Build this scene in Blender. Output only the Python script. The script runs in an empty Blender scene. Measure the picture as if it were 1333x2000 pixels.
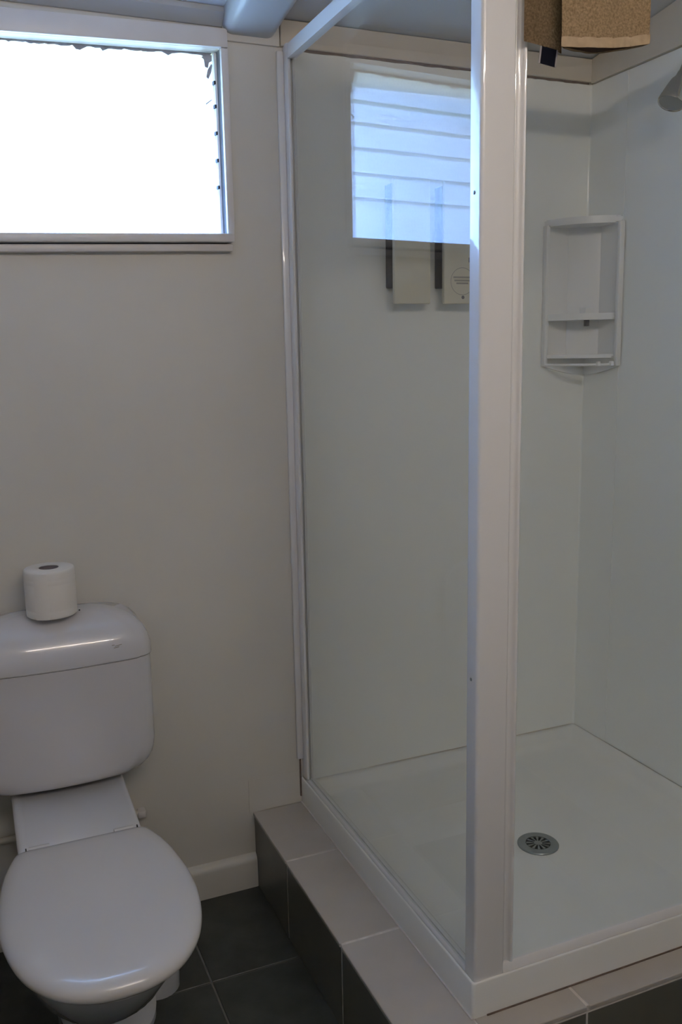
import bpy, bmesh, math, random
from mathutils import Vector, Matrix
R = math.radians
SC = bpy.context.scene
COL = SC.collection

# ------------------------------------------------------------------ camera
cam_d = bpy.data.cameras.new('camera')
cam = bpy.data.objects.new('camera', cam_d)
COL.objects.link(cam)
SC.camera = cam
yaw, pit, rol = R(22.824), R(10.280), R(-1.116)
fw = Vector((math.sin(yaw)*math.cos(pit), math.cos(yaw)*math.cos(pit), -math.sin(pit)))
r0 = Vector((math.cos(yaw), -math.sin(yaw), 0))
u0 = r0.cross(fw)
rv = r0*math.cos(rol) + u0*math.sin(rol)
uv = -r0*math.sin(rol) + u0*math.cos(rol)
cam.matrix_world = Matrix(((rv.x, uv.x, -fw.x, -0.7704), (rv.y, uv.y, -fw.y, -2.1473),
                           (rv.z, uv.z, -fw.z, 1.4217), (0, 0, 0, 1)))
cam_d.sensor_fit = 'VERTICAL'
cam_d.sensor_height = 36.0
cam_d.lens = 36.0*1756.5/2000.0
cam_d.clip_start = 0.02

# ------------------------------------------------------------------ sky and exposure
SKY = 42.0
LAMP = 89.0
world = bpy.data.worlds.new('sky')
SC.world = world
world.use_nodes = True
wn = world.node_tree
bg = wn.nodes['Background']
tc = wn.nodes.new('ShaderNodeTexCoord')
sep = wn.nodes.new('ShaderNodeSeparateXYZ')
wr = wn.nodes.new('ShaderNodeValToRGB')
wn.links.new(tc.outputs['Generated'], sep.inputs[0])
mp = wn.nodes.new('ShaderNodeMapRange')
mp.inputs[1].default_value = -1.0
mp.inputs[2].default_value = 1.0
wn.links.new(sep.outputs['Z'], mp.inputs[0])
wn.links.new(mp.outputs[0], wr.inputs[0])
el = wr.color_ramp.elements
el[0].position = 0.44; el[0].color = (0.085, 0.115, 0.085, 1)
el[1].position = 1.0;  el[1].color = (0.22, 0.42, 1.0, 1)
e = el.new(0.52); e.color = (0.29, 0.49, 1.0, 1)
wn.links.new(wr.outputs[0], bg.inputs[0])
bg.inputs[1].default_value = SKY
SC.view_settings.view_transform = 'Standard'
SC.view_settings.look = 'None'
SC.view_settings.exposure = 0.0
SC.view_settings.gamma = 1.0
SC.view_settings.use_curve_mapping = False
SC.cycles.use_denoising = True
SC.cycles.max_bounces = 14
SC.cycles.diffuse_bounces = 6
SC.cycles.glossy_bounces = 6
SC.cycles.transparent_max_bounces = 16
SC.cycles.caustics_reflective = False
SC.cycles.sample_clamp_indirect = 6.0

# ------------------------------------------------------------------ materials
def mat(name, col, rough=0.5, metal=0.0, spec=0.5, coat=0.0, vary=0.0, scale=8.0, bump=0.0, bscale=40.0, col2=None, detail=4.0):
    m = bpy.data.materials.new(name)
    m.use_nodes = True
    nt = m.node_tree
    b = nt.nodes['Principled BSDF']
    b.inputs['Base Color'].default_value = (*col, 1)
    b.inputs['Roughness'].default_value = rough
    b.inputs['Metallic'].default_value = metal
    b.inputs['Specular IOR Level'].default_value = spec
    b.inputs['Coat Weight'].default_value = coat
    b.inputs['Coat Roughness'].default_value = 0.05
    co = nt.nodes.new('ShaderNodeTexCoord')
    if vary > 0 or col2:
        n = nt.nodes.new('ShaderNodeTexNoise')
        n.inputs['Scale'].default_value = scale
        n.inputs['Detail'].default_value = detail
        nt.links.new(co.outputs['Object'], n.inputs['Vector'])
        r = nt.nodes.new('ShaderNodeValToRGB')
        r.color_ramp.elements[0].position = 0.3
        r.color_ramp.elements[1].position = 0.7
        c2 = col2 if col2 else tuple(c*(1-vary) for c in col)
        r.color_ramp.elements[0].color = (*c2, 1)
        r.color_ramp.elements[1].color = (*col, 1)
        nt.links.new(n.outputs['Fac'], r.inputs[0])
        nt.links.new(r.outputs[0], b.inputs['Base Color'])
    if bump > 0:
        n2 = nt.nodes.new('ShaderNodeTexNoise')
        n2.inputs['Scale'].default_value = bscale
        n2.inputs['Detail'].default_value = 5
        nt.links.new(co.outputs['Object'], n2.inputs['Vector'])
        bp = nt.nodes.new('ShaderNodeBump')
        bp.inputs['Strength'].default_value = bump
        bp.inputs['Distance'].default_value = 0.002
        nt.links.new(n2.outputs['Fac'], bp.inputs['Height'])
        nt.links.new(bp.outputs[0], b.inputs['Normal'])
    return m

def glass_mat(name, tint, haze, hazecol, boost=1.0):
    m = bpy.data.materials.new(name)
    m.use_nodes = True
    nt = m.node_tree
    for n in list(nt.nodes):
        if n.type != 'OUTPUT_MATERIAL':
            nt.nodes.remove(n)
    out = [n for n in nt.nodes if n.type == 'OUTPUT_MATERIAL'][0]
    lw = nt.nodes.new('ShaderNodeLayerWeight')
    lw.inputs['Blend'].default_value = 0.5
    p = nt.nodes.new('ShaderNodeMath'); p.operation = 'POWER'; p.inputs[1].default_value = 5.0
    nt.links.new(lw.outputs['Facing'], p.inputs[0])
    ma = nt.nodes.new('ShaderNodeMath'); ma.operation = 'MULTIPLY_ADD'
    ma.inputs[1].default_value = 0.96*boost; ma.inputs[2].default_value = 0.04*boost
    ma.use_clamp = True
    nt.links.new(p.outputs[0], ma.inputs[0])
    tr = nt.nodes.new('ShaderNodeBsdfTransparent'); tr.inputs[0].default_value = (*tint, 1)
    df = nt.nodes.new('ShaderNodeBsdfDiffuse'); df.inputs[0].default_value = (*hazecol, 1)
    m1 = nt.nodes.new('ShaderNodeMixShader'); m1.inputs[0].default_value = haze
    nt.links.new(tr.outputs[0], m1.inputs[1]); nt.links.new(df.outputs[0], m1.inputs[2])
    gl = nt.nodes.new('ShaderNodeBsdfGlossy'); gl.inputs['Roughness'].default_value = 0.0
    m2 = nt.nodes.new('ShaderNodeMixShader')
    nt.links.new(ma.outputs[0], m2.inputs[0])
    nt.links.new(m1.outputs[0], m2.inputs[1]); nt.links.new(gl.outputs[0], m2.inputs[2])
    nt.links.new(m2.outputs[0], out.inputs[0])
    return m

def louvre_mat():
    m = bpy.data.materials.new('obscure_glass')
    m.use_nodes = True
    nt = m.node_tree
    for n in list(nt.nodes):
        if n.type != 'OUTPUT_MATERIAL':
            nt.nodes.remove(n)
    out = [n for n in nt.nodes if n.type == 'OUTPUT_MATERIAL'][0]
    tr = nt.nodes.new('ShaderNodeBsdfTransparent'); tr.inputs[0].default_value = (0.95, 0.98, 1, 1)
    tl = nt.nodes.new('ShaderNodeBsdfTranslucent'); tl.inputs[0].default_value = (0.92, 0.96, 1, 1)
    co = nt.nodes.new('ShaderNodeTexCoord')
    no = nt.nodes.new('ShaderNodeTexVoronoi'); no.inputs['Scale'].default_value = 160
    nt.links.new(co.outputs['Object'], no.inputs['Vector'])
    rp = nt.nodes.new('ShaderNodeMapRange')
    rp.inputs[1].default_value = 0.0; rp.inputs[2].default_value = 0.5
    rp.inputs[3].default_value = 0.30; rp.inputs[4].default_value = 0.75
    nt.links.new(no.outputs['Distance'], rp.inputs[0])
    m1 = nt.nodes.new('ShaderNodeMixShader')
    nt.links.new(rp.outputs[0], m1.inputs[0])
    nt.links.new(tr.outputs[0], m1.inputs[1]); nt.links.new(tl.outputs[0], m1.inputs[2])
    gl = nt.nodes.new('ShaderNodeBsdfGlossy'); gl.inputs['Roughness'].default_value = 0.15
    m2 = nt.nodes.new('ShaderNodeMixShader'); m2.inputs[0].default_value = 0.06
    nt.links.new(m1.outputs[0], m2.inputs[1]); nt.links.new(gl.outputs[0], m2.inputs[2])
    nt.links.new(m2.outputs[0], out.inputs[0])
    return m

def emit(name, col, s):
    m = bpy.data.materials.new(name)
    m.use_nodes = True
    b = m.node_tree.nodes['Principled BSDF']
    b.inputs['Base Color'].default_value = (0.8, 0.8, 0.8, 1)
    b.inputs['Emission Color'].default_value = (*col, 1)
    b.inputs['Emission Strength'].default_value = s
    return m

M = dict(
    wall=mat('wall_paint', (0.635, 0.61, 0.55), 0.55, vary=0.07, scale=2.2, bump=0.08, bscale=90),
    ceil=mat('ceiling_paint', (0.58, 0.59, 0.60), 0.5, vary=0.05, scale=3),
    beam=mat('beam_gloss_paint', (0.43, 0.44, 0.44), 0.28),
    plate=mat('cream_paint', (0.60, 0.54, 0.45), 0.5, vary=0.08, scale=9),
    casing=mat('window_paint', (0.70, 0.67, 0.65), 0.35, vary=0.05, scale=20),
    flake=mat('weathered_paint', (0.36, 0.34, 0.36), 0.8, vary=0.4, scale=60),
    alu=mat('white_powder_coat', (0.74, 0.73, 0.72), 0.3, coat=1.0),
    seal=mat('sealant', (0.62, 0.58, 0.56), 0.5, vary=0.12, scale=30),
    stain=mat('brown_mould', (0.16, 0.11, 0.085), 0.8, vary=0.5, scale=50),
    liner=mat('acrylic_lining', (0.86, 0.87, 0.835), 0.12, vary=0.03, scale=2),
    tray=mat('tray_acrylic', (0.78, 0.78, 0.745), 0.22, vary=0.04, scale=5),
    toptile=mat('beige_tile', (0.44, 0.405, 0.36), 0.32, vary=0.08, scale=12),
    sidetile=mat('olive_tile', (0.115, 0.112, 0.09), 0.28, vary=0.15, scale=9),
    grout=mat('grout', (0.68, 0.63, 0.57), 0.8, vary=0.25, scale=40),
    dgrout=mat('floor_grout', (0.17, 0.165, 0.15), 0.85, vary=0.3, scale=30),
    slate=mat('slate_tile', (0.045, 0.05, 0.044), 0.42, col2=(0.02, 0.024, 0.021), scale=14, detail=8, bump=0.35, bscale=25),
    china=mat('white_china', (0.62, 0.62, 0.63), 0.06, coat=0.3),
    plastic=mat('white_plastic', (0.60, 0.59, 0.605), 0.2, coat=0.7),
    seat=mat('white_seat_plastic', (0.575, 0.555, 0.535), 0.25, coat=0.5),
    paper=mat('tissue_paper', (0.75, 0.715, 0.66), 0.9, bump=0.15, bscale=120),
    card=mat('grey_card', (0.20, 0.18, 0.20), 0.9),
    chrome=mat('chrome', (0.55, 0.54, 0.50), 0.12, metal=1.0),
    steel=mat('stainless', (0.30, 0.33, 0.34), 0.35, metal=0.8),
    caddy=mat('caddy_plastic', (0.80, 0.80, 0.79), 0.3),
    dark=mat('dark_hole', (0.012, 0.014, 0.014), 0.7),
    black=mat('black_plastic', (0.008, 0.008, 0.009), 0.55, spec=0.2),
    cream=mat('cream_plastic', (0.66, 0.62, 0.50), 0.4),
    ink=mat('grey_print', (0.33, 0.31, 0.27), 0.6),
    inkdark=mat('dark_print', (0.15, 0.15, 0.17), 0.6),
    gold=mat('gold_print', (0.22, 0.19, 0.12), 0.5),
    towel=mat('tan_terry', (0.33, 0.235, 0.135), 0.95, spec=0.1, col2=(0.17, 0.118, 0.065), scale=320, bump=1.0, bscale=330),
    hem=mat('tan_hem', (0.42, 0.315, 0.20), 0.9, spec=0.1, vary=0.2, scale=90),
    towelshade=mat('towel_fold_shade', (0.13, 0.085, 0.06), 0.95, spec=0.05),  # shade inside the fold, put into a darker towel colour
    navy=mat('navy_label', (0.004, 0.005, 0.011), 0.8, spec=0.1),
    white_edge=mat('label_edge', (0.28, 0.26, 0.26), 0.7),
    glass=glass_mat('shower_glass', (0.990, 0.998, 0.992), 0.004, (0.55, 0.58, 0.52), 0.78),
    louvre=louvre_mat(),
    eave=mat('weatherboard', (0.26, 0.25, 0.25), 0.7),
    lamp=emit('fluorescent_glow', (1.0, 0.87, 0.77), LAMP),
)

# ------------------------------------------------------------------ helpers
def wloc(o):
    v = Vector((0, 0, 0))
    while o is not None:
        v += o.location
        o = o.parent
    return v

def obj(name, bm, m, parent=None, loc=None, smooth=40, kind=None, label=None):
    """Link bm (world coordinates) as one mesh object, origin at loc or at its parent's."""
    org = Vector(loc) if loc is not None else (wloc(parent) if parent else Vector((0, 0, 0)))
    bmesh.ops.recalc_face_normals(bm, faces=bm.faces[:])
    bmesh.ops.translate(bm, verts=bm.verts[:], vec=-org)
    me = bpy.data.meshes.new(name)
    bm.to_mesh(me)
    bm.free()
    me.materials.append(M[m] if isinstance(m, str) else m)
    if smooth:
        me.polygons.foreach_set('use_smooth', [True]*len(me.polygons))
        me.set_sharp_from_angle(angle=R(smooth))
    o = bpy.data.objects.new(name, me)
    COL.objects.link(o)
    if parent:
        o.parent = parent
        o.location = org - wloc(parent)
    else:
        o.location = org
    if kind: o['kind'] = kind
    if label: o['label'] = label
    return o

def thing(name, label, cat, loc, group=None):
    o = bpy.data.objects.new(name, None)
    o.empty_display_size = 0.05
    COL.objects.link(o)
    o.location = loc
    o['label'] = label
    o['category'] = cat
    if group: o['group'] = group
    return o

def box(bm, x0, x1, y0, y1, z0, z1, bev=0.0, seg=2):
    n0 = set(bm.verts)
    vs = [bm.verts.new((x, y, z)) for x in (x0, x1) for y in (y0, y1) for z in (z0, z1)]
    F = [(0, 1, 3, 2), (4, 6, 7, 5), (0, 4, 5, 1), (2, 3, 7, 6), (0, 2, 6, 4), (1, 5, 7, 3)]
    fs = [bm.faces.new([vs[i] for i in f]) for f in F]
    if bev > 0:
        es = list({e for f in fs for e in f.edges})
        bmesh.ops.bevel(bm, geom=es, offset=bev, segments=seg, affect='EDGES', profile=0.5, clamp_overlap=True)
    return bm

def B(*a, **k):
    return box(bmesh.new(), *a, **k)

def skew(bm, x0, x1, y0, y1, zb0, zb1, zt0, zt1, bev=0.0):
    vs = [bm.verts.new(c) for c in ((x0, y0, zb0), (x0, y0, zt0), (x0, y1, zb0), (x0, y1, zt0),
                                    (x1, y0, zb1), (x1, y0, zt1), (x1, y1, zb1), (x1, y1, zt1))]
    F = [(0, 1, 3, 2), (4, 6, 7, 5), (0, 4, 5, 1), (2, 3, 7, 6), (0, 2, 6, 4), (1, 5, 7, 3)]
    fs = [bm.faces.new([vs[i] for i in f]) for f in F]
    if bev > 0:
        es = list({e for f in fs for e in f.edges})
        bmesh.ops.bevel(bm, geom=es, offset=bev, segments=2, affect='EDGES', profile=0.5)
    return bm

def prism(bm, pts, a, b, axis='z'):
    """Extrude the closed 2-D outline pts between a and b along axis."""
    def P(p, t):
        return {'z': (p[0], p[1], t), 'x': (t, p[0], p[1]), 'y': (p[0], t, p[1])}[axis]
    lo = [bm.verts.new(P(p, a)) for p in pts]
    hi = [bm.verts.new(P(p, b)) for p in pts]
    n = len(pts)
    bm.faces.new(lo); bm.faces.new(hi)
    for i in range(n):
        bm.faces.new((lo[i], lo[(i+1) % n], hi[(i+1) % n], hi[i]))
    return bm

def loft(bm, rings, cap0=True, cap1=True):
    vr = [[bm.verts.new(p) for p in r] for r in rings]
    n = len(rings[0])
    for a, b in zip(vr, vr[1:]):
        for i in range(n):
            bm.faces.new((a[i], a[(i+1) % n], b[(i+1) % n], b[i]))
    if cap0: bm.faces.new(vr[0])
    if cap1: bm.faces.new(vr[-1])
    return bm

def lathe(bm, prof, c, n=48, axis=None, cap0=True, cap1=True):
    """prof = [(radius, height)]; axis = direction (default +z) through point c."""
    ax = Vector(axis or (0, 0, 1)).normalized()
    q = Vector((0, 0, 1)).rotation_difference(ax)
    rings = []
    for r, h in prof:
        rings.append([Vector(c) + q @ Vector((r*math.cos(2*math.pi*k/n), r*math.sin(2*math.pi*k/n), h)) for k in range(n)])
    return loft(bm, rings, cap0, cap1)

def tube(bm, pts, r, n=12):
    pts = [Vector(p) for p in pts]
    rings = []
    for i, p in enumerate(pts):
        d = (pts[min(i+1, len(pts)-1)] - pts[max(i-1, 0)]).normalized()
        q = Vector((0, 0, 1)).rotation_difference(d)
        rings.append([p + q @ Vector((r*math.cos(2*math.pi*k/n), r*math.sin(2*math.pi*k/n), 0)) for k in range(n)])
    return loft(bm, rings)

def seg(p0, p1, f):
    return p0 + (p1 - p0)*f

rng = random.Random(7)

# ------------------------------------------------------------------ room shell
XL, XR, YR = -1.22, 0.906, -2.42
def zc(y): return 2.182 - 0.14*y           # raked ceiling underside
def zsl(x): return 1.6930 + 0.0257*(x + 0.139)   # window sill top
def zhd(x): return 2.1045 + 0.035*(x + 0.157)    # head underside
WX0, WX1 = -1.06, -0.147

o = bmesh.new()
box(o, XL-0.1, WX0, 0, 0.12, -0.05, 2.34)
box(o, WX1, XR+0.1, 0, 0.12, -0.05, 2.34)
skew(o, WX0, WX1, 0, 0.12, -0.05, -0.05, zsl(WX0)-0.02, zsl(WX1)-0.02)
skew(o, WX0, WX1, 0, 0.12, zhd(WX0)+0.012, zhd(WX1)+0.012, 2.34, 2.34)
wall_back = obj('wall_back', o, 'wall', smooth=0, kind='structure')
obj('wall_left', B(XL-0.1, XL, YR-0.1, 0, -0.05, 2.7), 'wall', smooth=0, kind='structure')
wall_right = obj('wall_right', B(XR, XR+0.1, YR-0.1, 0, -0.05, 2.7), 'wall', smooth=0, kind='structure')
obj('wall_rear', B(XL, XR, YR-0.1, YR, -0.05, 2.7), 'wall', smooth=0, kind='structure')
c = bmesh.new()
prism(c, [(0.12, zc(0.12)), (0.12, zc(0.12)+0.12), (YR-0.1, zc(YR-0.1)+0.12), (YR-0.1, zc(YR-0.1))], XL-0.1, XR+0.1, 'x')
ceiling = obj('ceiling', c, 'ceil', smooth=0, kind='structure')

# floor: grout bed with separate slate tiles
floor = obj('floor', B(XL-0.1, XR+0.1, YR-0.1, 0.12, -0.08, -0.003), 'dgrout', smooth=0, kind='structure')
P, G = 0.333, 0.0045
full = None
fx = -0.3505
for i in range(-3, 4):
    for j in range(0, 8):
        x0, x1 = fx + i*P + G/2, fx + (i+1)*P - G/2
        y1, y0 = -0.3332 + (1-j)*P - G/2, -0.3332 - j*P + G/2
        x0, x1, y0, y1 = max(x0, XL), min(x1, XR), max(y0, YR), min(y1, -0.0)
        if x1-x0 < 0.01 or y1-y0 < 0.01: continue
        if x0 > -0.15 and y0 > -0.96: continue            # under the plinth
        if x1 > -0.137 and y1 > -0.95 and y0 > -1.0: x1 = -0.134
        if x1 > -0.137 and y1 > -0.95 and x0 < -0.15: x1 = min(x1, -0.134)
        if x0 > -0.15 and y1 > -0.95: y1 = -0.947
        if y1-y0 < 0.01: continue
        isfull = abs(x1-x0-(P-G)) < 1e-4 and abs(y1-y0-(P-G)) < 1e-4
        cx, cy = (x0+x1)/2, (y0+y1)/2
        if isfull and full:
            t = bpy.data.objects.new('tile', full.data)
            COL.objects.link(t); t.parent = floor; t.location = (cx, cy, 0)
        else:
            t = obj('tile', B(x0, x1, y0, y1, -0.006, 0.0, bev=0.0012, seg=1), 'slate', floor, loc=(cx, cy, 0), smooth=0)
            if isfull: full = t

# baseboard with rounded top on the back wall
pts = [(0.0, 0.0), (-0.018, 0.0), (-0.018, 0.072)] + [(-0.018+0.018*(1-math.cos(a))*0.95, 0.072+0.020*math.sin(a)) for a in [R(x) for x in (20, 40, 60, 80, 90)]] + [(0.0, 0.092)]
obj('baseboard_back', prism(bmesh.new(), pts, XL, -0.137, 'x'), 'wall', kind='structure')
# cover sheet repair low on the wall beside the plinth
obj('trim_1', B(-0.149, -0.004, -0.0012, 0.0, 0.2075, 0.30, bev=0.0005, seg=1), 'wall', smooth=0, kind='structure')
# cover strip above the window and under the ceiling
tp = bmesh.new()
box(tp, -0.140, -0.002, -0.006, 0.0, 2.122, 2.178, bev=0.001, seg=1)
obj('trim_2', tp, 'wall', kind='structure')
# timber plates between the shower lining and the ceiling
tp = bmesh.new()
box(tp, -0.001, XR, -0.012, 0.0, 2.122, 2.181, bev=0.0015, seg=1)
obj('trim_3', tp, 'plate', kind='structure')
tp = bmesh.new()
prism(tp, [(-0.012, 2.119), (-0.012, 2.1805), (-1.05, zc(-1.05)-0.001), (-1.05, 2.119)], XR-0.014, XR, 'x')
obj('trim_4', tp, 'plate', kind='structure')
# scotia along the top of the wall, left of the rafter
tp = bmesh.new()
prism(tp, [(0, 2.150), (-0.006, 2.150), (-0.028, 2.174), (-0.028, zc(-0.028)-0.0005), (0, 2.1815)], XL, -0.141, 'x')
obj('trim_5', tp, 'beam', kind='structure')

# rafters: rounded painted beams following the rake
def rafter(x0, x1, name):
    rr = 0.024
    prof = [(x0, 0.07), (x0, rr)]
    prof += [(x0+rr-rr*math.cos(a), rr-rr*math.sin(a)) for a in [R(k*15) for k in range(1, 6)]]
    prof += [(x0+rr, 0.0), (x1-rr, 0.0)]
    prof += [(x1-rr+rr*math.sin(a), rr-rr*math.cos(a)) for a in [R(k*15) for k in range(1, 6)]]
    prof += [(x1, rr), (x1, 0.07)]
    bm = bmesh.new()
    rings = []
    for y in (-0.0065, YR):
        rings.append([(px, y, min(zc(y)-0.0465+pz, zc(y)+0.002) ) for px, pz in prof])
    loft(bm, rings)
    return obj(name, bm, 'beam', kind='structure')
rafter(-0.141, -0.012, 'trim_6')

# ------------------------------------------------------------------ louvre window
win = bpy.data.objects.new('window_1', None)
win.location = (-0.6, 0, 1.68)
COL.objects.link(win)
win['kind'] = 'structure'
win['label'] = 'bright louvre window above the toilet with flaking paint'
def sk(name, x0, x1, y0, y1, zb, zt, m='casing', bev=0.0015):
    return obj(name, skew(bmesh.new(), x0, x1, y0, y1, zb(x0), zb(x1), zt(x0), zt(x1), bev), m, win)
ztop = lambda x: 2.1455 + 0.023*(x + 0.14)
sk('casing', WX0-0.06, -0.1305, -0.012, 0.0, zhd, ztop)                                    # head casing
obj('casing', B(-0.147, -0.1305, -0.012, 0.0, 1.694, 2.1035, bev=0.0015), 'casing', win)
obj('casing', B(WX0-0.06, WX0, -0.012, 0.0, zsl(WX0), zhd(WX0)-0.001, bev=0.0015), 'casing', win)
sk('window_sill', WX0-0.07, -0.1375, -0.034, 0.012, lambda x: zsl(x)-0.019, zsl, bev=0.003)
sk('apron', WX0-0.06, -0.139, -0.022, 0.0, lambda x: zsl(x)-0.039, lambda x: zsl(x)-0.0225, bev=0.003)
sk('jamb', WX0, WX1, 0.0, 0.10, zhd, lambda x: zhd(x)+0.012, bev=0)                        # head jamb
obj('jamb', B(WX1, WX1+0.004, -0.001, 0.10, 1.690, 2.104), 'casing', win)
obj('jamb', B(WX0-0.004, WX0, -0.001, 0.10, 1.670, 2.07), 'casing', win)
sk('jamb', WX0, WX1, 0.012, 0.10, lambda x: zsl(x)-0.02, lambda x: zsl(x)-0.002, bev=0)
obj('louvre_channel', B(-0.1535, -0.1475, 0.026, 0.070, 1.693, 2.103, bev=0.001), 'casing', win)
obj('louvre_channel', B(WX0+0.0005, WX0+0.0065, 0.026, 0.070, 1.672, 2.07, bev=0.001), 'casing', win)
zr = [1.7035, 1.802, 1.8625, 1.9235, 1.983, 2.035, 2.098]
def zrow(k, x):
    f = (zr[k]-zsl(-0.153))/(zhd(-0.153)-zsl(-0.153))
    return zsl(x) + f*(zhd(x)-zsl(x))
for k in range(6):
    bm = bmesh.new()
    xa, xb = WX0+0.007, -0.154
    ov = 0.004 if k else 0.0
    pr = []
    for x in (xa, xb):
        zb, zt = zrow(k, x)-ov, zrow(k+1, x)
        if k == 5: zt = zhd(x)-0.003
        if k == 0: zb = zsl(x)+0.001
        yb, yt = 0.056, 0.038
        pr.append([(x, yb, zb), (x, yt, zt), (x, yt+0.004, zt), (x, yb+0.004, zb)])
    loft(bm, pr)
    obj('louvre_slat', bm, 'louvre', win, smooth=0)
    if 0 < k < 6:
        z = zr[k]+0.003
        bm = bmesh.new()
        prism(bm, [(0.026, z-0.004), (0.026, z+0.004), (0.040, z+0.005), (0.042, z-0.003)], -0.1560, -0.1515, 'x')
        obj('slat_clip', bm, 'black', win, smooth=0, label='black louvre clip')
# flaking paint along the head and in the upper right corner
bm = bmesh.new()
def flake(pts, y):
    lo = [bm.verts.new((px, y, pz)) for px, pz in pts]
    hi = [bm.verts.new((px, y+0.0012, pz)) for px, pz in pts]
    bm.faces.new(lo); bm.faces.new(hi)
    for i in range(len(pts)):
        bm.faces.new((lo[i], lo[(i+1) % len(pts)], hi[(i+1) % len(pts)], hi[i]))
x = WX0+0.01
low = []
while x < -0.156:
    d = 0.004 + 0.0035*rng.random() + (0.006 if rng.random() > 0.9 else 0)
    low.append((x, zhd(x)-d)); x += 0.004 + 0.012*rng.random()
flake([(WX0+0.01, zhd(WX0+0.01)-0.0005)] + low + [(-0.156, zhd(-0.156)-0.0005)], 0.0335)
flake([(-0.182, 2.093), (-0.166, 2.098), (-0.157, 2.099), (-0.157, 2.086), (-0.164, 2.082), (-0.167, 2.070), (-0.174, 2.072), (-0.176, 2.088)], 0.0325)
flake([(-0.168, 2.066), (-0.159, 2.080), (-0.1565, 2.076), (-0.160, 2.060), (-0.167, 2.046), (-0.172, 2.050)], 0.0325)
flake([(-0.176, 1.992), (-0.166, 1.999), (-0.160, 2.003), (-0.160, 2.001), (-0.168, 1.995), (-0.175, 1.989)], 0.0330)
flake([(-0.35, 1.7475), (-0.336, 1.7485), (-0.328, 1.7470), (-0.338, 1.7460)], 0.0480)
obj('flaking_paint', bm, 'flake', win, smooth=0, kind='stuff')
# eave added to grey the top slats; outside wall lining seen through the glass
obj('trim_7', prism(bmesh.new(), [(0.12, 2.165), (0.12, 2.30), (0.30, 2.27), (0.30, 2.140)], XL-0.1, XR+0.1, 'x'), 'eave', smooth=0, kind='structure')

obj('trim_8', B(-0.147, -0.090, 0.1205, 0.30, 1.60, 2.14), 'casing', smooth=0, kind='structure')   # outside reveal beside the louvres

# ------------------------------------------------------------------ fluorescent batten on the rear wall
lm = thing('fluorescent_light', 'white fluorescent batten with one bare tube fixed high on the rear wall', 'light', (-0.23, YR, 2.27))
obj('body', B(-0.86, 0.40, YR, YR+0.03, 2.245, 2.305, bev=0.006), 'alu', lm)
bm = bmesh.new(); tube(bm, [(-0.83, YR+0.052, 2.275), (0.37, YR+0.052, 2.275)], 0.013, 16)
obj('tube', bm, 'lamp', lm)
for s in (-0.845, 0.372):
    obj('end_holder', B(s-0.002, s+0.014, YR+0.03, YR+0.068, 2.258, 2.292, bev=0.003), 'alu', lm)

# ------------------------------------------------------------------ tiled plinth
XH, YH, ZH = -0.137, -0.950, 0.2069
pl = thing('shower_plinth', 'low plinth of dark side tiles and beige top tiles carrying the shower', 'plinth', (0.38, -0.47, 0))
obj('core', B(XH+0.0018, XR, YH+0.0018, 0.0, 0.0, ZH-0.0014), 'grout', pl, smooth=0)
yj = [0.0, -0.258, -0.5965, YH]
for a, b in zip(yj, yj[1:]):
    obj('tile', B(XH-0.002, 0.0015, b+(0.0032 if b != YH else -0.002), a-(0.0032 if a else 0.0005), ZH-0.009, ZH, bev=0.0012, seg=1), 'toptile', pl, smooth=0, label='beige top tile')
    obj('tile', B(XH+0.001, XH+0.010, b+(0.0025 if b != YH else 0.001), a-(0.0025 if a else 0.0005), 0.001, ZH-0.0125, bev=0.001, seg=1), 'sidetile', pl, smooth=0, label='dark side tile')
xj = [0.0015, 0.2145, 0.5645, XR]
for a, b in zip(xj, xj[1:]):
    obj('tile', B(a+0.003, b-(0.003 if b < XR else 0.0), YH-0.002, -0.891, ZH-0.009, ZH, bev=0.0012, seg=1), 'toptile', pl, smooth=0, label='beige top tile')
xs = [XH+0.012, 0.2145, 0.5645, XR]
for a, b in zip(xs, xs[1:]):
    obj('tile', B(a+0.002, b-0.002, YH+0.001, YH+0.010, 0.001, ZH-0.0165, bev=0.001, seg=1), 'sidetile', pl, smooth=0, label='dark side tile')
obj('tile_trim', B(XH+0.002, XR, YH+0.0005, YH+0.012, ZH-0.0158, ZH-0.0125), 'grout', pl, smooth=0)
# brown sealant line where the tray meets the tiles
obj('sealant_bead', B(0.03, XR, -0.8955, -0.891, ZH, ZH+0.0022), 'stain', pl, smooth=0, label='rusty brown sealant line')
obj('sealant_bead', B(-0.003, 0.001, -0.893, -0.002, ZH, ZH+0.0022), 'seal', pl, smooth=0)

# ------------------------------------------------------------------ shower tray
D = 0.893
W = 0.9
ty = thing('shower_tray', 'white shower tray with upstand lip standing on the tiled plinth', 'shower tray', (0.45, -0.45, ZH))
ZT = 0.266
def tray_ring(o, z, rad):
    ob = max(0.0, o-0.032)
    zz = min(z, ZT)
    pts = []
    cx, cy = o+rad, -D+o+rad
    for k in range(7):                       # front-left corner, from front side to left side
        a = R(270 - 15*k)
        pts.append((cx+rad*math.cos(a), cy+rad*math.sin(a), z))
    pts.append((o, -0.0006-ob, z)); pts.append((o, -0.0003-ob, zz))
    if ob > 0:                               # inner corners get the same cove radius
        pts.append((W-ob-rad*0.3, -0.0003-ob, zz)); pts.append((W-ob, -0.0003-ob-rad*0.3, zz))
    else:
        pts.append((W-0.0006, -0.0003, zz)); pts.append((W-0.0003, -0.0006, zz))
    pts.append((W-0.0003-ob, -D+o+rad, zz)); pts.append((W-0.0006-ob, -D+o, z))
    return pts
bm = bmesh.new()
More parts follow.
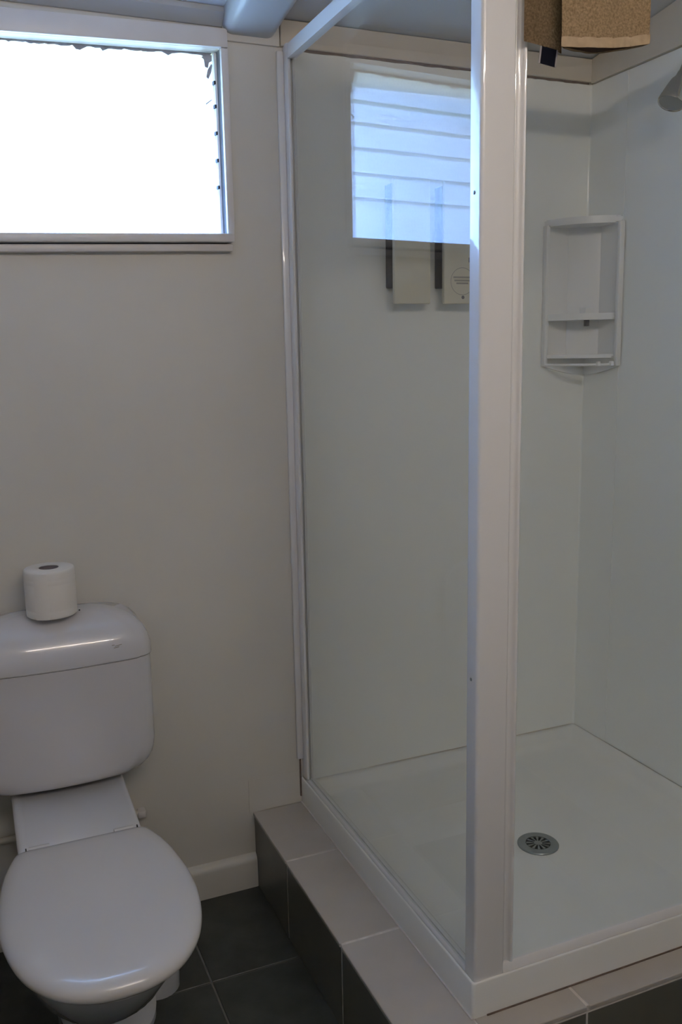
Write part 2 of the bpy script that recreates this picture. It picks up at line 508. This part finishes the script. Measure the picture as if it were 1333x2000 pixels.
loft(bm, [tray_ring(o, z, r) for o, z, r in (
    (0.0, ZH+0.0005, 0.007), (0.0, 0.2765, 0.007), (0.0012, 0.2788, 0.007), (0.003, 0.2795, 0.006), (0.0048, 0.2788, 0.005),
    (0.0058, 0.2765, 0.004), (0.0062, 0.268, 0.004), (0.034, 0.266, 0.004), (0.040, 0.264, 0.02), (0.046, 0.258, 0.03),
    (0.056, 0.238, 0.035), (0.066, 0.229, 0.04), (0.085, 0.2245, 0.045), (0.12, 0.223, 0.05), (0.30, 0.2215, 0.06))], cap0=False)
obj('basin', bm, 'tray', ty, smooth=50)
dr = bmesh.new()
dc = (0.441, -0.470, 0.2215)
lathe(dr, [(0.0300, 0.0006), (0.0300, 0.0042), (0.040, 0.0046), (0.048, 0.0040), (0.050, 0.0020), (0.050, 0.0002)], dc, 48, cap0=False, cap1=False)
dg = obj('drain_flange', dr, 'steel', ty, label='round metal drain flange')
gb = bmesh.new()
def sector(r0, r1, a0, a1, z0, z1, n=2):
    pts = [(dc[0]+r1*math.cos(seg(a0, a1, k/n)), dc[1]+r1*math.sin(seg(a0, a1, k/n))) for k in range(n+1)]
    pts += [(dc[0]+r0*math.cos(seg(a1, a0, k/n)), dc[1]+r0*math.sin(seg(a1, a0, k/n))) for k in range(n+1)]
    prism(gb, pts, z0, z1)
for k in range(12):
    a = 2*math.pi*k/12
    sector(0.0095, 0.0285, a-0.115, a+0.115, dc[2]+0.0008, dc[2]+0.0040)
lathe(gb, [(0.0098, 0.0008), (0.0098, 0.0042), (0.002, 0.0046)], dc, 24)
obj('drain_grate', gb, 'steel', dg)
gb2 = bmesh.new(); lathe(gb2, [(0.0302, 0.0002), (0.0302, 0.0006)], dc, 32)
obj('drain_sump', gb2, 'dark', dg)

# ------------------------------------------------------------------ shower wall lining
ln = thing('shower_lining', 'glossy white acrylic lining sheets covering the two shower walls', 'wall lining', (0.9, 0, ZT))
bm = bmesh.new(); rr = 0.006
prof = [(0.026, -0.0005), (0.026, -0.004)]
prof += [(0.9-rr+rr*math.sin(R(k*15)) - 0.0, -0.004-rr+rr*math.cos(R(k*15))) for k in range(0, 7)]
prof += [(0.9, -0.152), (0.9045, -0.152), (0.9045, -0.0005)]
prism(bm, prof, ZT+0.0008, 2.117)
obj('lining_sheet', bm, 'liner', ln, smooth=25)
obj('lining_sheet', B(0.9012, 0.9055, -0.893, -0.1522, ZT+0.0008, 2.117), 'liner', ln, smooth=0)
bm = bmesh.new()                              # ragged brown line under the timber plate
top, bot = [], []
x = 0.028
while x < 0.893:
    top.append((x, 2.1225)); bot.append((x, 2.1185-0.003*rng.random())); x += 0.012+0.03*rng.random()
prism(bm, top+bot[::-1], -0.0065, -0.001, 'y')
obj('sealant_bead', bm, 'stain', ln, smooth=0, label='ragged brown sealant line')
bm = bmesh.new()
prism(bm, [(0.20, 0.2668), (0.885, 0.2668), (0.885, 0.2678), (0.5, 0.2684), (0.20, 0.2674)], -0.0056, -0.0039, 'y')
obj('sealant_bead', bm, 'plate', ln, smooth=0, label='yellowed sealant line at the tray')

# ------------------------------------------------------------------ shower screen
ss = thing('shower_screen', 'white framed glass shower screen with corner post on the tray', 'shower screen', (0.02, -0.88, 0.268))
XG0, XG1 = 0.0068, 0.0265
ZHD0, ZHD1 = 2.0905, 2.125
obj('sealant_strip', B(-0.0115, 0.0055, -0.010, 0.0, 0.335, 2.112, bev=0.003), 'alu', ss, label='white cover strip along the wall')
obj('sealant_stain', B(-0.0035, 0.0005, -0.0035, 0.0, 0.225, 0.334), 'stain', ss, smooth=0, label='brown stain under the cover strip')
bm = bmesh.new()
prism(bm, [(0.0055, -0.0005), (0.0055, -0.026), (0.008, -0.030), (0.0135, -0.030), (0.0135, -0.022), (0.0195, -0.022), (0.0195, -0.030), (0.0245, -0.030), (0.0265, -0.028), (0.0265, -0.0045), (0.0259, -0.0005)], 0.283, ZHD1)
obj('wall_channel', bm, 'alu', ss)
bm = bmesh.new()
prism(bm, [(XG0, ZHD0), (XG0, ZHD1-0.003), (XG0+0.003, ZHD1), (XG1-0.003, ZHD1), (XG1, ZHD1-0.003), (XG1, ZHD0)], -0.856, -0.0305, 'y')
obj('side_header', bm, 'alu', ss)
bm = bmesh.new()
prism(bm, [(0.0085, 0.2685), (0.0085, 0.277), (0.0120, 0.2815), (0.0135, 0.2815), (0.0135, 0.278), (0.0195, 0.278), (0.0195, 0.2815), (0.024, 0.2815), (0.0275, 0.277), (0.0275, 0.2685)], -0.853, -0.0305, 'y')
obj('side_rail', bm, 'alu', ss)
obj('side_glass', B(0.0142, 0.0188, -0.858, -0.0225, 0.2785, 2.0935), 'glass', ss, smooth=0, label='clear side glass pane')
bm = bmesh.new()                              # corner post extrusion
pts = []
for cx, cy, r, a0 in ((0.0130, -0.8815, 0.0065, 180), (0.0640, -0.8835, 0.0045, 270), (0.066, -0.8665, 0.003, 0), (0.009, -0.8565, 0.003, 90)):
    for k in range(7 if r > 0.006 else 4):
        a = R(a0 + (90*k/6 if r > 0.006 else 30*k))
        pts.append((cx+r*math.cos(a), cy+r*math.sin(a)))
prism(bm, pts, 0.2685, ZHD1)
post = obj('corner_post', bm, 'alu', ss)
for z in (1.6594, 0.8542):
    bm = bmesh.new(); lathe(bm, [(0.0032, -0.001), (0.0032, 0.0004), (0.0015, 0.0014)], (0.0062, -0.868, z), 12, axis=(-1, 0, 0))
    obj('screw', bm, 'steel', post, label='dark screw head')
bm = bmesh.new()
prism(bm, [(-0.887, ZHD0), (-0.887, ZHD1-0.003), (-0.884, ZHD1), (-0.868, ZHD1), (-0.865, ZHD1-0.003), (-0.865, ZHD0)], 0.0692, 0.8995, 'x')
obj('front_header', bm, 'alu', ss)
bm = bmesh.new()
prism(bm, [(-0.8855, 0.268), (-0.8855, 0.277), (-0.8825, 0.2885), (-0.8785, 0.2925), (-0.874, 0.2925), (-0.874, 0.288), (-0.866, 0.283), (-0.861, 0.281), (-0.8605, 0.268)], 0.0692, 0.8995, 'x')
obj('front_rail', bm, 'alu', ss)
bm = bmesh.new()                              # hollow-fronted door stile
pts = [(0.0695, -0.866), (0.0695, -0.880)]
pts += [(0.0720+0.0065-0.0065*math.cos(R(k*30)), -0.8815+0.006*math.sin(R(k*30))) for k in range(0, 7)]
pts += [(0.0865, -0.8835), (0.0890, -0.8845), (0.0912, -0.8825), (0.0915, -0.878), (0.0915, -0.866)]
prism(bm, pts, 0.293, ZHD0-0.002)
obj('door_stile', bm, 'alu', ss)
obj('door_glass', B(0.0895, 0.8800, -0.8785, -0.8740, 0.2895, ZHD0-0.0005), 'glass', ss, smooth=0, label='clear front door pane')
obj('door_stile', B(0.8802, 0.8990, -0.882, -0.866, 0.293, ZHD0-0.002, bev=0.002), 'alu', ss)

# ------------------------------------------------------------------ corner shelf
cs = thing('corner_shelf', 'white plastic corner caddy with two shelves in the shower corner', 'shelf', (0.9, 0, 1.356))
def quarter(z0, z1, rx=0.146, ry=0.152, bulge=0.034, inset=0.0, bev=0.003):
    A, Bp = Vector((0.9-rx+inset, -0.0055)), Vector((0.8985, -ry+inset))
    mid = (A+Bp)/2 + Vector((-0.707, -0.707))*(bulge-inset*0.5)
    pts = [(0.8985, -0.0055)]
    for k in range(13):
        f = k/12
        p = A*(1-f)**2 + (mid*2-(A+Bp)/2)*2*f*(1-f) + Bp*f*f
        pts.append((p.x, p.y))
    bm = bmesh.new()
    prism(bm, pts, z0, z1)
    es = [e for e in bm.edges if abs(e.verts[0].co.z-e.verts[1].co.z) < 1e-6]
    bmesh.ops.bevel(bm, geom=es, offset=bev, segments=2, affect='EDGES')
    return bm
obj('top_plate', quarter(1.738, 1.757), 'caddy', cs)
obj('shelf', quarter(1.487, 1.504), 'caddy', cs)
obj('shelf', quarter(1.384, 1.394), 'caddy', cs)
obj('back_rail', B(0.750, 0.762, -0.022, -0.0045, 1.362, 1.742, bev=0.003), 'caddy', cs)
obj('back_rail', B(0.882, 0.8985, -0.164, -0.151, 1.362, 1.742, bev=0.003), 'caddy', cs)
bm = bmesh.new()
pts = [(0.755, 1.745), (0.755, 1.362)] + [(0.755+0.144*k/8, 1.362-0.026*math.sin(math.pi/2*k/8)) for k in range(1, 9)] + [(0.899, 1.745)]
prism(bm, pts, -0.0085, -0.0045, 'y')
obj('back_plate', bm, 'caddy', cs)
bm = bmesh.new()
pts = [(-0.158, 1.745), (-0.158, 1.362)] + [(-0.158+0.15*k/8, 1.362-0.026*math.sin(math.pi/2*k/8)) for k in range(1, 9)] + [(-0.008, 1.745)]
prism(bm, pts, 0.8945, 0.8990, 'x')
obj('back_plate', bm, 'caddy', cs)
bm = bmesh.new()
pts = [(0.894, -0.009)] + [(0.894-0.062*math.cos(R(k*15))*(1-0.25*math.sin(R(k*30))), -0.009-0.062*math.sin(R(k*15))*(1-0.25*math.sin(R(k*30)))) for k in range(0, 7)]
prism(bm, pts, 1.3925, 1.740)
obj('corner_column', bm, 'caddy', cs, smooth=50)
def on_front(f, inset=0.006):
    A, Bp = Vector((0.754, -0.018)), Vector((0.890, -0.155))
    mid = (A+Bp)/2 + Vector((-0.707, -0.707))*0.034
    return A*(1-f)**2 + (mid*2-(A+Bp)/2)*2*f*(1-f) + Bp*f*f
bm = bmesh.new(); tube(bm, [(*on_front(k/10), 1.366) for k in range(11)], 0.0035, 8)
bar = obj('hanging_bar', bm, 'caddy', cs)
for f in (0.76, 0.93):
    p = on_front(f)
    obj('hook', B(p.x-0.005, p.x+0.005, p.y-0.008, p.y+0.002, 1.363, 1.375, bev=0.002), 'caddy', bar)
obj('stop', B(0.822, 0.850, -0.105, -0.078, 1.503, 1.521, bev=0.002), 'caddy', cs)
obj('clip', B(0.836, 0.848, -0.090, -0.080, 1.470, 1.4875, bev=0.001), 'inkdark', cs, label='dark clip under the upper shelf')

# ------------------------------------------------------------------ soap dispensers
def dispenser(x, label, print_=False):
    t = thing('soap_dispenser', label, 'dispenser', (x+0.052, 0, 1.53), 'soap dispensers on the shower wall')
    obj('bracket', B(x, x+0.096, -0.046, -0.0045, 1.572, 1.825, bev=0.003), 'black', t, label='black mounting bracket')
    f = obj('front_cover', B(x-0.002, x+0.102, -0.060, -0.0465, 1.531, 1.835, bev=0.004), 'cream', t, label='cream front cover')
    if print_:
        bm = bmesh.new(); cx, cz, n = x+0.052, 1.588, 40
        for k in range(n):
            a0, a1 = 2*math.pi*k/n, 2*math.pi*(k+1)/n
            q = [bm.verts.new((cx+r*math.cos(a), -0.0603, cz+r*math.sin(a))) for r, a in ((0.0335, a0), (0.0335, a1), (0.0350, a1), (0.0350, a0))]
            bm.faces.new(q)
        obj('printed_ring', bm, 'ink', f, smooth=0, label='grey printed ring')
        bm = bmesh.new()
        for zz, w in ((0.010, 0.027), (0.002, 0.024), (-0.005, 0.018)):
            q = [bm.verts.new(c) for c in ((cx-w, -0.0603, cz+zz-0.0022), (cx+w, -0.0603, cz+zz-0.0022), (cx+w, -0.0603, cz+zz+0.0022), (cx-w, -0.0603, cz+zz+0.0022))]
            bm.faces.new(q)
        obj('printed_text', bm, 'ink', f, smooth=0, label='grey lines of small print')
        bm = bmesh.new(); lathe(bm, [(0.0045, 0), (0.0045, 0.0006)], (cx+0.002, -0.0600, 1.5475), 12, axis=(0, -1, 0))
        obj('printed_dot', bm, 'inkdark', f, label='small dark emblem')
        obj('sticker', B(cx+0.018, cx+0.025, -0.0606, -0.0600, 1.636, 1.648), 'white_edge', f, smooth=0, label='small pale sticker')
    return t
dispenser(0.268, 'plain cream soap dispenser on black bracket, left one on shower wall')
dispenser(0.4105, 'cream soap dispenser with printed grey ring, beside the corner post', True)

# ------------------------------------------------------------------ shower head
sh = thing('shower_rose', 'small bell-shaped chrome shower head on the right shower wall', 'shower head', (0.9, -0.43, 2.05))
hc = Vector((0.789, -0.432, 1.958)); ax = Vector((0.44, 0.05, 0.90)).normalized()
bm = bmesh.new()
lathe(bm, [(0.012, 0.004), (0.0275, 0.002), (0.030, 0.0), (0.0310, 0.004), (0.0295, 0.014), (0.0235, 0.040), (0.0190, 0.056), (0.0125, 0.066), (0.0110, 0.078)], hc, 40, axis=ax, cap0=False)
obj('bell', bm, 'chrome', sh)
bm = bmesh.new(); lathe(bm, [(0.0272, 0.0015), (0.012, 0.0005)], hc, 32, axis=ax)
obj('spray_face', bm, 'steel', sh, label='grey spray face')
bm = bmesh.new()
e0 = hc + ax*0.076
tube(bm, [e0, e0+ax*0.02, e0+Vector((0.022, 0.001, 0.026)), Vector((0.875, -0.428, 2.062)), Vector((0.8995, -0.428, 2.062))], 0.009, 14)
obj('arm', bm, 'chrome', sh)
bm = bmesh.new(); lathe(bm, [(0.026, 0.0), (0.026, 0.003), (0.018, 0.008), (0.0095, 0.010)], (0.8998, -0.428, 2.062), 28, axis=(-1, 0, 0))
obj('wall_flange', bm, 'chrome', sh)

# ------------------------------------------------------------------ towel over the front header
tw = thing('towel', 'folded tan terry towel hanging over the shower door header', 'towel', (0.19, -0.88, ZHD1))
def cloth_path(zb, yo, yi, zin):
    top = ZHD1+0.004
    return ([(yo, zb+(top-zb)*k/9) for k in range(10)] + [(-0.876+ (yo+0.876)*math.cos(R(a)), top+0.010*math.sin(R(a))) for a in (30, 60, 90)]
            + [(yi, top-0.002)] + [(yi, top-(top-zin)*k/4) for k in range(1, 5)])
# back layer: single sheet
def sheet(x0, x1, path_fn, th, nx):
    bm = bmesh.new()
    grid = []
    for i in range(nx+1):
        f = i/nx
        x = seg(x0, x1, f)
        grid.append([(x, y, z) for y, z in path_fn(f)])
    n = len(grid[0])
    def q(off):
        return [[bm.verts.new((p[0], p[1]+off, p[2])) for p in row] for row in grid]
    g = q(0)
    for i in range(nx):
        for j in range(n-1):
            bm.faces.new((g[i][j], g[i+1][j], g[i+1][j+1], g[i][j+1]))
    bmesh.ops.solidify(bm, geom=bm.faces[:], thickness=th)
    return bm
def back_fn(f):
    zb = 1.8800-0.011*f
    return cloth_path(zb, -0.8945-0.004*math.sin(f*3.1), -0.860, 1.98)
obj('back_layer', sheet(0.0760, 0.146, back_fn, 0.004, 6), 'towel', tw, smooth=60)
def hem_pts(x0, x1, zf, y, h, n=8):
    bm = bmesh.new()
    rings = []
    for k in range(n+1):
        f = k/n
        x, z = seg(x0, x1, f), zf(f)
        rings.append([(x, y, z), (x, y-0.0052, z+0.001), (x, y-0.0056, z+h), (x, y, z+h)])
    return loft(bm, rings)
# front layer: flattened roll, open at the bottom
def ring(zf, tfac, shrink=0.0):
    x0, x1 = 0.1190+0.006*tfac+shrink, 0.2895+0.001*(1-tfac)-shrink
    pts = []
    n = 24
    for k in range(n+1):
        f = k/n
        x = seg(x0, x1, f)
        pts.append((x, -0.9260+0.002*math.cos(f*9)+shrink*0.8, zf(f)))
    for k in range(1, n):
        f = 1-k/n
        x = seg(x0, x1, f)
        w = max(0.0, math.sin(math.pi*f))**0.75*(0.92+0.08*math.cos(f*13))
        pts.append((x, -0.9260+0.0262*w-shrink*0.8*min(1, w*3), zf(f)-0.001))
    return pts
bf = lambda f: 1.8690+0.0200*f-0.004*math.sin(math.pi*f)
def front_rings(shrink, z0off=0.0):
    rs = [ring(lambda f: bf(f)+z0off, 1.0, shrink), ring(lambda f: bf(f)+0.004, 0.95, shrink)]
    for k in range(1, 8):
        h = 0.004+0.034*k
        rs.append(ring(lambda f, h=h: bf(f)*(1-k/7)+(k/7)*2.122 if k == 7 else bf(f)+h, 1-k/7, shrink))
    return rs
bm = bmesh.new()
outer = front_rings(0.0); inner = front_rings(0.0045, 0.0005)
loft(bm, outer, cap0=False, cap1=False)
n = len(outer[0])
a = [bm.verts.new(p) for p in outer[0]]; b = [bm.verts.new(p) for p in inner[0]]
for i in range(n):
    bm.faces.new((a[i], a[(i+1) % n], b[(i+1) % n], b[i]))
front = obj('front_layer', bm, 'towel', tw, smooth=60)
bm = bmesh.new(); loft(bm, inner, cap0=False, cap1=False)
obj('inner_fold', bm, 'towelshade', front, smooth=60, label='inside of the folded towel, coloured dark as shade')
def hem_ring(d, zoff):
    r = ring(lambda f: bf(f)+zoff, 1.0, -d)
    return r
bm = bmesh.new(); loft(bm, [hem_ring(0.0008, -0.0004), hem_ring(0.0012, 0.004), hem_ring(0.0012, 0.0125), hem_ring(0.0004, 0.0145)], cap0=False, cap1=False)
# ribbing
for v in bm.verts:
    v.co.y -= 0.0008*math.sin(v.co.x*1100)
obj('hem', bm, 'hem', front, smooth=60, label='pale ribbed hem')
# strap of cloth from the front layer up over the header
obj('top_fold', sheet(0.1215, 0.2885, lambda f: cloth_path(2.10, -0.900, -0.858, 2.0), 0.004, 4), 'towel', tw, smooth=60)
# care label
bm = bmesh.new()
T = Matrix.Rotation(R(7), 4, 'Y')
def tagbox(x0, x1, z0, z1, y0, y1, m, nm, par):
    b2 = bmesh.new(); box(b2, x0, x1, y0, y1, z0, z1)
    bmesh.ops.transform(b2, matrix=Matrix.Translation((0.120, 0, 1.868)) @ T, verts=b2.verts[:])
    return obj(nm, b2, m, par, smooth=0)
tg = tagbox(-0.0165, 0.0165, -0.0195, 0.006, -0.8978, -0.8970, 'white_edge', 'label_tag', tw)
tg['label'] = 'navy label tag with pale edges'
tagbox(-0.0135, 0.0135, -0.0195, 0.006, -0.8984, -0.8979, 'navy', 'label_print', tg)

# ------------------------------------------------------------------ toilet
CX = -0.612
to = thing('toilet', 'white close-coupled toilet with closed lid standing below the window', 'toilet', (CX, -0.4, 0))
def egg(hw, yb, yf, z, n=48, pb=3.2, pf=2.1, yc=None, cx=CX):
    """Closed outline: blunt superellipse at the back, round at the front."""
    yc = yb - (yb-yf)*0.45 if yc is None else yc
    pts = []
    for k in range(n):
        a = 2*math.pi*k/n
        c, s = math.cos(a), math.sin(a)
        if s >= 0:
            p = pb; L = yb-yc
        else:
            p = pf; L = yc-yf
        pts.append((cx+hw*math.copysign(abs(c)**(2/p), c), yc+L*math.copysign(abs(s)**(2/p), s), z))
    return pts
bm = bmesh.new()
loft(bm, [egg(0.072, -0.10, -0.405, 0.0, pf=2.6), egg(0.070, -0.10, -0.405, 0.02, pf=2.6), egg(0.070, -0.10, -0.425, 0.05),
          egg(0.078, -0.11, -0.475, 0.10), egg(0.094, -0.14, -0.545, 0.15), egg(0.115, -0.20, -0.635, 0.21),
          egg(0.137, -0.27, -0.718, 0.28), egg(0.151, -0.33, -0.775, 0.345), egg(0.157, -0.36, -0.804, 0.385, pb=2.8), egg(0.159, -0.37, -0.81, 0.400, pb=2.8), egg(0.154, -0.375, -0.80, 0.405, pb=2.8)])
pan = obj('pan', bm, 'china', to, smooth=60)
# rear shelf of the pan, between hinge and cistern
bm = bmesh.new()
def rr4(hw, y0, y1, z, r, n=5):
    pts = []
    for cx, cy, a0 in ((CX+hw-r, y1-r, 0), (CX-hw+r, y1-r, 90), (CX-hw+r, y0+r, 180), (CX+hw-r, y0+r, 270)):
        for k in range(n+1):
            a = R(a0+90*k/n)
            pts.append((cx+r*math.cos(a), cy+r*math.sin(a), z))
    return pts
def shelf_ring(hw, y0, y1, zf, zb, r):
    return [(x, y, zf+(zb-zf)*max(0.0, (y-y0)/(y1-y0))**2.2) for x, y, _ in rr4(hw, y0, y1, 0, r)]
loft(bm, [rr4(0.075, -0.36, -0.03, 0.16, 0.03), rr4(0.100, -0.39, -0.03, 0.28, 0.03), rr4(0.122, -0.42, -0.02, 0.36, 0.03), shelf_ring(0.126, -0.43, -0.016, 0.408, 0.438, 0.03),
          shelf_ring(0.124, -0.428, -0.018, 0.414, 0.446, 0.028), shelf_ring(0.118, -0.422, -0.024, 0.417, 0.450, 0.024)])
obj('pan_shelf', bm, 'china', to, smooth=50)
# trap outlet bulging out low on the right side, and the floor flange
bm = bmesh.new()
lathe(bm, [(0.050, 0.0), (0.051, 0.04), (0.048, 0.070), (0.034, 0.095), (0.01, 0.103)], (CX+0.146, -0.290, 0), 28)
obj('trap_outlet', bm, 'china', to)
bm = bmesh.new()
loft(bm, [egg(0.078, -0.18, -0.440, 0.0, pf=2.4, cx=-0.556), egg(0.078, -0.18, -0.440, 0.014, pf=2.4, cx=-0.556), egg(0.072, -0.185, -0.432, 0.020, pf=2.4, cx=-0.556), egg(0.050, -0.19, -0.41, 0.026, pf=2.4, cx=-0.556)])
obj('floor_flange', bm, 'china', to)
# lid outline shared by seat ring and lid
LP = [(-0.358, 0.112), (-0.3595, 0.124), (-0.364, 0.132), (-0.378, 0.1395), (-0.42, 0.154), (-0.47, 0.165), (-0.53, 0.173), (-0.59, 0.1758),
      (-0.64, 0.1735), (-0.70, 0.1625), (-0.755, 0.143), (-0.80, 0.113), (-0.828, 0.079), (-0.843, 0.041), (-0.847, 0.0)]
def smooth_half(P, n=4):
    out = []
    for i in range(len(P)-1):
        p0, p1, p2, p3 = P[max(i-1, 0)], P[i], P[i+1], P[min(i+2, len(P)-1)]
        for k in range(n):
            t = k/n
            out.append(tuple(0.5*(2*p1[c]+(p2[c]-p0[c])*t+(2*p0[c]-5*p1[c]+4*p2[c]-p3[c])*t*t+(3*p1[c]-p0[c]-3*p2[c]+p3[c])*t**3) for c in (0, 1)))
    return out + [P[-1]]
LP = smooth_half(LP)
def lid_ring(d, z):
    """Outline of the lid, inset by d."""
    half = []
    cy = -0.60
    for y, w in LP:
        half.append((max(0.0, w - d*min(1.0, w/0.06)), y + d*max(-1.0, min(1.0, (cy-y)/0.22))))
    half = [(0.0, half[0][1])] + half
    pts = []
    for w, y in half: pts.append((w, y))
    for w, y in half[-2:0:-1]: pts.append((-w, y))
    return [(-0.612+0.008*(-(y+0.38))+x, y, z) for x, y in pts]
bm = bmesh.new()
loft(bm, [lid_ring(0.018, 0.405), lid_ring(0.014, 0.4065), lid_ring(0.014, 0.412), lid_ring(0.018, 0.4135)])
obj('seat', bm, 'seat', to, smooth=50)
bm = bmesh.new()
loft(bm, [lid_ring(0.010, 0.4135), lid_ring(0.004, 0.4160), lid_ring(0.001, 0.4205), lid_ring(0.0, 0.426), lid_ring(0.001, 0.4315),
          lid_ring(0.0045, 0.4370), lid_ring(0.010, 0.4412), lid_ring(0.018, 0.4445), lid_ring(0.028, 0.4463), lid_ring(0.05, 0.4475), lid_ring(0.10, 0.4483)])
lid = obj('lid', bm, 'seat', to, smooth=60)
for s in (-1, 1):
    bm = bmesh.new(); tube(bm, [(CX+s*0.085-0.020, -0.357, 0.432), (CX+s*0.085+0.020, -0.357, 0.432)], 0.0085, 14)
    obj('hinge', bm, 'seat', to)
    obj('hinge_gap', B(CX+s*0.111-0.0012, CX+s*0.111+0.0012, -0.372, -0.366, 0.438, 0.4455), 'dark', lid, smooth=0, label='dark hinge slit')

# cistern
def cis(hw, d, z, yb=-0.006, bow=0.018, rc=0.035, n=10, cx=CX-0.004):
    pts = [(cx+hw, yb, z)]
    yc = -d+bow                                # y of the side of the front
    pts.append((cx+hw, yc+rc, z))
    m = 26
    front = []
    for k in range(m+1):
        f = (-1+2*k/m)*(1-rc/hw)*0.98
        front.append((cx-f*hw, -d+bow*f*f, z))
    # round the two front corners
    def rnd(sgn):
        q = []
        for k in range(1, n):
            a = math.pi/2*k/n
            q.append((cx+sgn*(hw-rc+rc*math.cos(a)), yc+rc-rc*math.sin(a)-0.0*a, z))
        return q
    pts += rnd(1)
    pts += front
    pts += rnd(-1)[::-1]
    pts += [(cx-hw, yc+rc, z), (cx-hw, yb, z)]
    return pts
bm = bmesh.new()
ZB = 0.452
rings = []
for h, iw, idp in ((0.0, 0.075, 0.030), (0.002, 0.058, 0.018), (0.007, 0.043, 0.009), (0.015, 0.029, 0.004), (0.027, 0.016, 0.0015), (0.042, 0.007, 0.0), (0.060, 0.002, 0.0), (0.078, 0.0, 0.0), (0.2835, -0.001, -0.001)):
    rings.append(cis(0.208-iw, 0.166-idp, ZB+h))
loft(bm, rings)
obj('cistern', bm, 'plastic', to, smooth=50)
bm = bmesh.new()
rings = []
for z, iw, idp in ((0.7365, 0.003, 0.003), (0.738, 0.0005, 0.0005), (0.741, 0.0, 0.0), (0.765, 0.001, 0.002), (0.785, 0.006, 0.008), (0.803, 0.016, 0.018), (0.818, 0.030, 0.031), (0.830, 0.048, 0.048), (0.838, 0.070, 0.066), (0.843, 0.095, 0.082), (0.8455, 0.125, 0.098), (0.847, 0.16, 0.112)):
    rings.append(cis(0.2115-iw, 0.171-idp, z, yb=-0.006-idp*0.25, bow=0.018*(1-idp*4), rc=max(0.012, 0.036-idp*0.15)))
loft(bm, rings)
cl = obj('cistern_lid', bm, 'plastic', to, smooth=60)
# small printed maker's strokes on the lid front
bm = bmesh.new()
for (xa, xb, z, zz) in ((-0.500, -0.494, 0.7775, 0.7775), (-0.493, -0.478, 0.7745, 0.7770), (-0.496, -0.484, 0.7705, 0.7720)):
    y = -0.1645
    q = [bm.verts.new(v) for v in ((xa, y, z-0.0007), (xb, y, zz-0.0007), (xb, y, zz+0.0007), (xa, y, z+0.0007))]
    bm.faces.new(q)
logo = obj('maker_mark', bm, 'gold', cl, smooth=0, label='small gold maker mark')
bm = bmesh.new(); lathe(bm, [(0.0017, 0), (0.0017, 0.003), (0.0008, 0.004)], (-0.5555, -0.080, 0.8425), 10)
obj('lid_pin', bm, 'dark', cl, label='tiny dark pin')
# cold water pipe along the wall behind the pan
wp = thing('water_pipe', 'cream painted pipe running low along the wall behind the toilet', 'pipe', (-0.75, -0.016, 0.287))
bm = bmesh.new(); tube(bm, [(XL+0.002, -0.014, 0.291), (-0.436, -0.014, 0.281)], 0.008, 14)
obj('pipe', bm, 'wall', wp)
obj('end_bracket', B(-0.444, -0.424, -0.026, -0.001, 0.272, 0.290, bev=0.003), 'casing', wp)

# ------------------------------------------------------------------ toilet roll
tr = thing('toilet_roll', 'white toilet paper roll standing on the cistern lid', 'toilet roll', (-0.616, -0.092, 0.8475))
bm = bmesh.new()
zb, H = 0.8478, 0.107
lathe(bm, [(0.0215, 0.0), (0.052, 0.0), (0.0545, 0.002), (0.0550, 0.006), (0.0552, 0.016), (0.0546, 0.018), (0.0552, 0.020), (0.0553, 0.074), (0.0547, 0.076), (0.0552, 0.078), (0.0553, 0.086), (0.0548, 0.088), (0.0552, 0.090), (0.0550, 0.101), (0.0540, 0.1055), (0.0520, H), (0.0215, H)], (-0.616, -0.092, zb), 56, cap0=False, cap1=False)
obj('paper', bm, 'paper', tr, smooth=45)
bm = bmesh.new(); lathe(bm, [(0.0213, 0.0005), (0.0213, H-0.001), (0.0198, H-0.001), (0.0198, 0.0005)], (-0.616, -0.092, zb), 36, cap0=False, cap1=False)
obj('core', bm, 'card', tr, label='grey cardboard core')
bm = bmesh.new()
pts = []
for k in range(9):
    a = R(228+4.0*k)
    pts.append((-0.616+0.0562*math.cos(a), -0.092+0.0562*math.sin(a)))
for k in range(8, -1, -1):
    a = R(228+4.0*k)
    pts.append((-0.616+0.0553*math.cos(a), -0.092+0.0553*math.sin(a)))
prism(bm, pts, zb+0.001, zb+0.104)
obj('loose_sheet', bm, 'paper', tr, smooth=30)
